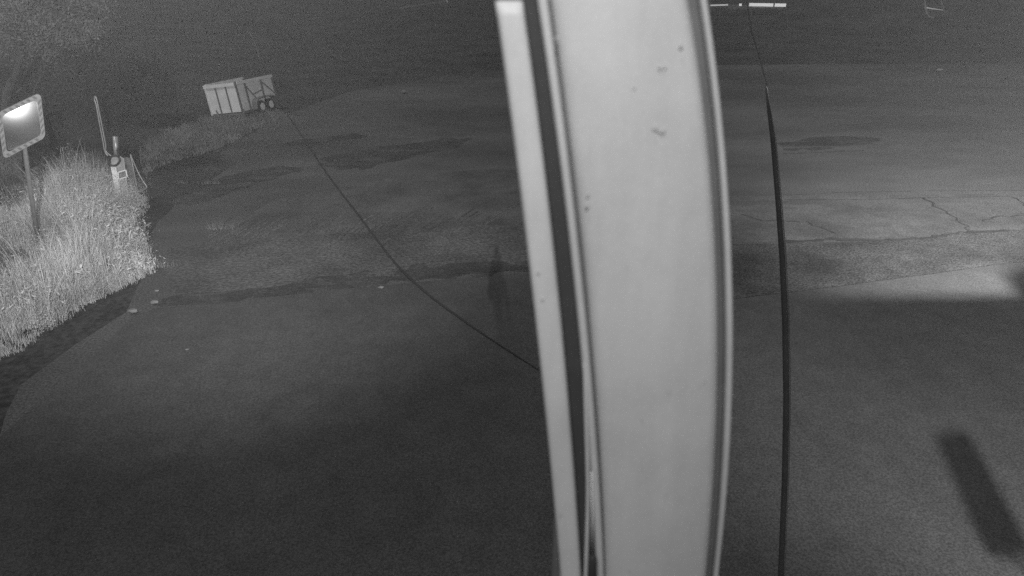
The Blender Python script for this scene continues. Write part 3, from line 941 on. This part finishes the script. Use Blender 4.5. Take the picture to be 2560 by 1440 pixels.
def tuft(px, n, h, rad, seed, label, flat=0.3):
    c = gp(*px)
    rnd = random.Random(seed)
    v, f = [], []
    for i in range(n):
        x, y = rnd.gauss(0, rad), rnd.gauss(0, rad * flat)
        a = rnd.uniform(0, 6.28); hh = h * rnd.uniform(0.4, 1.0); w = 0.007
        la = rnd.uniform(0, 6.28); dx, dy = math.cos(la) * hh * 0.6, math.sin(la) * hh * 0.6
        s = len(v)
        v += [(x - w * math.cos(a), y - w * math.sin(a), 0), (x + w * math.cos(a), y + w * math.sin(a), 0), (x + dx, y + dy, hh)]
        f.append((s, s + 1, s + 2))
    o = obj('grass_tuft', v, f, M['verge'])
    o.location = (c.x, c.y, 0.0)
    tag(o, label, 'grass tuft', 'grass tufts on the asphalt')
tuft((548, 572), 160, 0.22, 0.16, 1, 'pale tuft growing at the tip of the smoother asphalt')
tuft((398, 668), 120, 0.2, 0.12, 2, 'small tuft at the road edge right of the tall grass')
tuft((520, 460), 60, 0.14, 0.16, 3, 'small tuft on the road, right one of two near the mesh panel')
tuft((453, 460), 50, 0.12, 0.09, 4, 'small tuft on the road, left one of two near the mesh panel')

def stone(px, s, seed, label):
    rnd = random.Random(seed)
    bm = bmesh.new(); bmesh.ops.create_icosphere(bm, subdivisions=2, radius=1)
    for v_ in bm.verts:
        v_.co *= rnd.uniform(0.8, 1.15); v_.co.x *= s * 1.5; v_.co.y *= s; v_.co.z *= s * 0.6
    me = bpy.data.meshes.new('stone'); bm.to_mesh(me); bm.free(); me.materials.append(M['stone'])
    o = bpy.data.objects.new('stone', me); C.objects.link(o)
    c = gp(*px); o.location = (c.x, c.y, s * 0.4 + (0.05 if px[1] > 760 or px[0] > 900 else 0.0))
    tag(o, label, 'stone', 'pale stones scattered on the ground')
stone((388, 764), 0.05, 1, 'pale stone at the left corner of the concrete apron')
stone((334, 787), 0.06, 2, 'larger pale stone on the left edge of the concrete apron')
stone((953, 726), 0.035, 3, 'small pale stone on the apron near the ground cable')
stone((470, 882), 0.022, 4, 'tiny pale pebble on the apron below the tall grass')
stone((392, 728), 0.03, 5, 'small pale stone on the asphalt above the apron corner')
stone((1010, 234), 0.12, 6, 'pale chip far out on the dark road')
stone((2348, 179), 0.14, 7, 'pale chip on the far ground under the tube frame')

# ================================================================== SHADOW OF A WIRE, modelled as a dark tube on the ground
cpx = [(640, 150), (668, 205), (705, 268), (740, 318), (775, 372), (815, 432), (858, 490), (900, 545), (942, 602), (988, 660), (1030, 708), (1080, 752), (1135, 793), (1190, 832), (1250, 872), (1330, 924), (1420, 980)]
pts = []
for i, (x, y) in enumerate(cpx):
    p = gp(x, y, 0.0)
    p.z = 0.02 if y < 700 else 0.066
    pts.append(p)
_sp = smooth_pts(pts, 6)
wire_sh = MB().tube(_sp, [0.023 * (1 - 0.7 * max(0.0, (i / len(_sp) - 0.6) / 0.4)) for i in range(len(_sp))], 8).build('wire_shadow', M['rubber'], None, True)
tag(wire_sh, 'shadow of a wire modelled as a dark tube diagonally across road and concrete apron', 'cable')

# ================================================================== FAR THINGS
def on_terrain(x, y, clear=0.0):
    """first point along the sight line that comes within `clear` of the ground"""
    d = ray(x, y); t = 20.0
    while t < 330:
        p = EYE + d * (t / d.y)
        if p.z - ground_z(p.x, p.y) <= clear: return p
        t += 0.25
    return EYE + d * (110 / d.y)
def far(x, y, d): return at(x, y, d)
# rail with pale boards at the top, right of the post
FD = on_terrain(1900, 20, 0.7).y
print('FD', FD)
rb = at(1870, 30, FD); rb.z = ground_z(rb.x, rb.y)
rail = empty('shelter_canopy', rb)
tag(rail, 'distant shelter canopy edge with a bright strip light, right of the pale post', 'canopy')
def fl(x, y, d=FD): return at(x, y, d) - rb
MB().bar(fl(1700, 14), fl(1958, 19), 0.2, 0.4).build('beam', M['frame'], rail)
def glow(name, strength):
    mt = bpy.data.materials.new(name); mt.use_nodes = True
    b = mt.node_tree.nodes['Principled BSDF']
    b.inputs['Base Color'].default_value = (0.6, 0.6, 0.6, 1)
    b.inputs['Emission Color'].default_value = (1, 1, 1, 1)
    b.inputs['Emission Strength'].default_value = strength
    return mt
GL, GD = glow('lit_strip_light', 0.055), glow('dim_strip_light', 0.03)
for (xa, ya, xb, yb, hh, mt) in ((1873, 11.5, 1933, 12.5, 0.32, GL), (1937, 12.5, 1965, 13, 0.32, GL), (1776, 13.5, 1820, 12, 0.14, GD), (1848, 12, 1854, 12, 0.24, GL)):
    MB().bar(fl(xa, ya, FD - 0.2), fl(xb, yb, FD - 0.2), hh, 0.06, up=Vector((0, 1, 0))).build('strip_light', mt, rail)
MB().bar(fl(1880, 19, FD - 0.2), fl(1962, 18, FD - 0.2), 0.06, 0.09).build('lower_edge', M['zinc'], rail)
MB().bar(fl(1963, 17.5, FD - 0.2), fl(1946, 24, FD - 0.2), 0.06, 0.09).build('end_stay', M['steel'], rail)
for x in (1720, 1800, 1880, 1950):
    p = fl(x, 16); MB().bar(p, Vector((p.x, p.y, -0.2)), 0.1).build('rail_post', M['frame'], rail)
# tube frame top right
FT = on_terrain(2342, 46, 0.05).y
print('FT', FT)
fb = at(2342, 48, FT)
fb.z = min(fb.z, ground_z(fb.x, fb.y))
tf = empty('tube_frame', fb)
tag(tf, 'bent metal tube frame standing far back near the upper right', 'frame')
def ft(x, y): return at(x, y, FT) - fb
MB().tube(smooth_pts([ft(2306, -60), ft(2310, -10), ft(2314, 22), ft(2318, 36), ft(2324, 43), ft(2334, 45)], 4), 0.1, 8).build('leg', M['zinc'], tf, True)
MB().tube([ft(2344, -60), ft(2352, 0), ft(2359, 26), ft(2363, 46)], 0.09, 8).build('leg', M['steel'], tf, True)
MB().tube([ft(2311, 19), ft(2330, 22), ft(2358, 26)], 0.06, 8).build('crossbar', M['reflect'], tf, True)
MB().tube([ft(2318, 44), ft(2318, 50)], 0.04, 8).build('ground_stake', M['steel'], tf)
MB().tube([ft(2363, 44), ft(2364, 50)], 0.04, 8).build('ground_stake', M['steel'], tf)
# low wall edge, top centre
lb = at(1060, 20, 90.0); lb.z = ground_z(lb.x, lb.y)
lw = empty('low_barrier', lb)
tag(lw, 'faint far barrier beam left of the pale post at the top', 'barrier')
def ll(x, y, d=90.0): return at(x, y, d) - lb
MB().bar(ll(1000, 20), ll(1116, 2), 0.2, 0.18).build('beam', M['steel'], lw)
MB().bar(ll(1116, -2, 89.8), ll(1119, 6, 89.8), 0.1, 0.1).build('reflector', M['reflect'], lw)
for x, y in ((1010, 19), (1062, 11), (1112, 3)):
    p = ll(x, y); MB().bar(p, Vector((p.x, p.y, -0.3)), 0.12).build('barrier_leg', M['frame'], lw)
# marker stick behind the trailer
sb_ = at(640, 118, 38.0); gz = ground_z(sb_.x, sb_.y)
st = MB().tube([at(625, 82, 38.0), at(631, 96, 38.0), at(636, 104, 38.0), Vector((sb_.x + 0.35, 38.0, gz - 0.1))], 0.03, 6).build('marker_stick', M['steel'], None, True)
tag(st, 'thin pale marker stick behind the trailer', 'stick')

# ================================================================== TREES
def tree(base, h, crown_c, crown_r, n, leaf, mt, seed, label, group, trunk_r=0.16, limbs=7):
    base = Vector(base)
    root = empty('tree', base)
    tag(root, label, 'tree', group)
    rnd = random.Random(seed)
    cc_ = Vector(crown_c) - base
    tb_ = MB()
    top_ = Vector((cc_.x * 0.8, cc_.y * 0.8, h * 0.75))
    tb_.tube(smooth_pts([Vector((0, 0, -0.2)), Vector((rnd.uniform(-.1, .1), 0, h * 0.25)), top_ * 0.6 + Vector((rnd.uniform(-.2, .2), 0, 0)), top_], 4), [trunk_r * (1 - 0.75 * i / 12) for i in range(13)], 8)
    tips = []
    for i in range(limbs):
        s = top_ * rnd.uniform(0.45, 0.95)
        e = cc_ + Vector((rnd.uniform(-1, 1) * crown_r[0], rnd.uniform(-1, 1) * crown_r[1], rnd.uniform(-0.8, 0.8) * crown_r[2])) * 0.8
        tb_.tube([s, s.lerp(e, 0.5) + Vector((0, 0, 0.15)), e], [trunk_r * 0.35, trunk_r * 0.22, trunk_r * 0.06], 6)
        tips.append(e)
    tb_.build('trunk', M['bark'], root, True)
    # leaf clumps
    cl = []
    for i in range(26):
        while True:
            p = Vector((rnd.uniform(-1, 1), rnd.uniform(-1, 1), rnd.uniform(-1, 1)))
            if 0.25 < p.length < 1: break
        cl.append((cc_ + Vector((p.x * crown_r[0], p.y * crown_r[1], p.z * crown_r[2])), rnd.uniform(0.14, 0.3) * min(crown_r)))
    cl += [(t, 0.3 * min(crown_r)) for t in tips]
    v, f = [], []
    for i in range(n):
        c, r = rnd.choice(cl)
        p = c + Vector((rnd.gauss(0, r), rnd.gauss(0, r), rnd.gauss(0, r * 0.7)))
        a = Vector((rnd.gauss(0, 1), rnd.gauss(0, 1), rnd.gauss(0, 1))).normalized()
        b = a.cross(Vector((rnd.gauss(0, 1), rnd.gauss(0, 1), rnd.gauss(0, 1)))).normalized()
        l = leaf * rnd.uniform(0.6, 1.3)
        s = len(v)
        v += [p - a * l, p + b * l * 0.45, p + a * l, p - b * l * 0.45]
        f.append((s, s + 1, s + 2, s + 3))
    obj('crown', v, f, mt, root)
    return root
def tbase(x, d):
    p = at(x, 400, d); return Vector((p.x, p.y, ground_z(p.x, p.y)))
T1 = at(105, 90, 19.0)
tree(tbase(60, 19.5), 6.4, T1 + Vector((0, 0, 0.6)), (1.7, 1.5, 1.0), 16000, 0.042, M['leaf'], 3, 'leafy tree above the road mirror at the upper left', 'trees at the left roadside')
T2 = at(60, 190, 17.0)
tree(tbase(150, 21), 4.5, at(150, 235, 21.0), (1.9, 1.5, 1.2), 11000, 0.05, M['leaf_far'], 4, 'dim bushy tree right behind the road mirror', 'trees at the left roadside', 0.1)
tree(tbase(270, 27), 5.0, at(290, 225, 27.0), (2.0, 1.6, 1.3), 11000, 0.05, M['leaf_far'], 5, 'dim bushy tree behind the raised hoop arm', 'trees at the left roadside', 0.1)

# ================================================================== NIGHT HAZE (lit by the lamps)
hz = MB().box(-280, 280, -45, 360, -1.5, 21.0)
Mh = bpy.data.materials.new('thin_night_haze'); Mh.use_nodes = True
nt = Mh.node_tree; nt.nodes.clear()
out = nt.nodes.new('ShaderNodeOutputMaterial')
pv = nt.nodes.new('ShaderNodeVolumePrincipled')
pv.inputs['Color'].default_value = (0.9, 0.9, 0.9, 1)
pv.inputs['Density'].default_value = 0.0021
pv.inputs['Anisotropy'].default_value = 0.0
nt.links.new(pv.outputs[0], out.inputs['Volume'])
haze = hz.build('haze', Mh)
tag(haze, 'thin night haze in the air', kind='stuff')
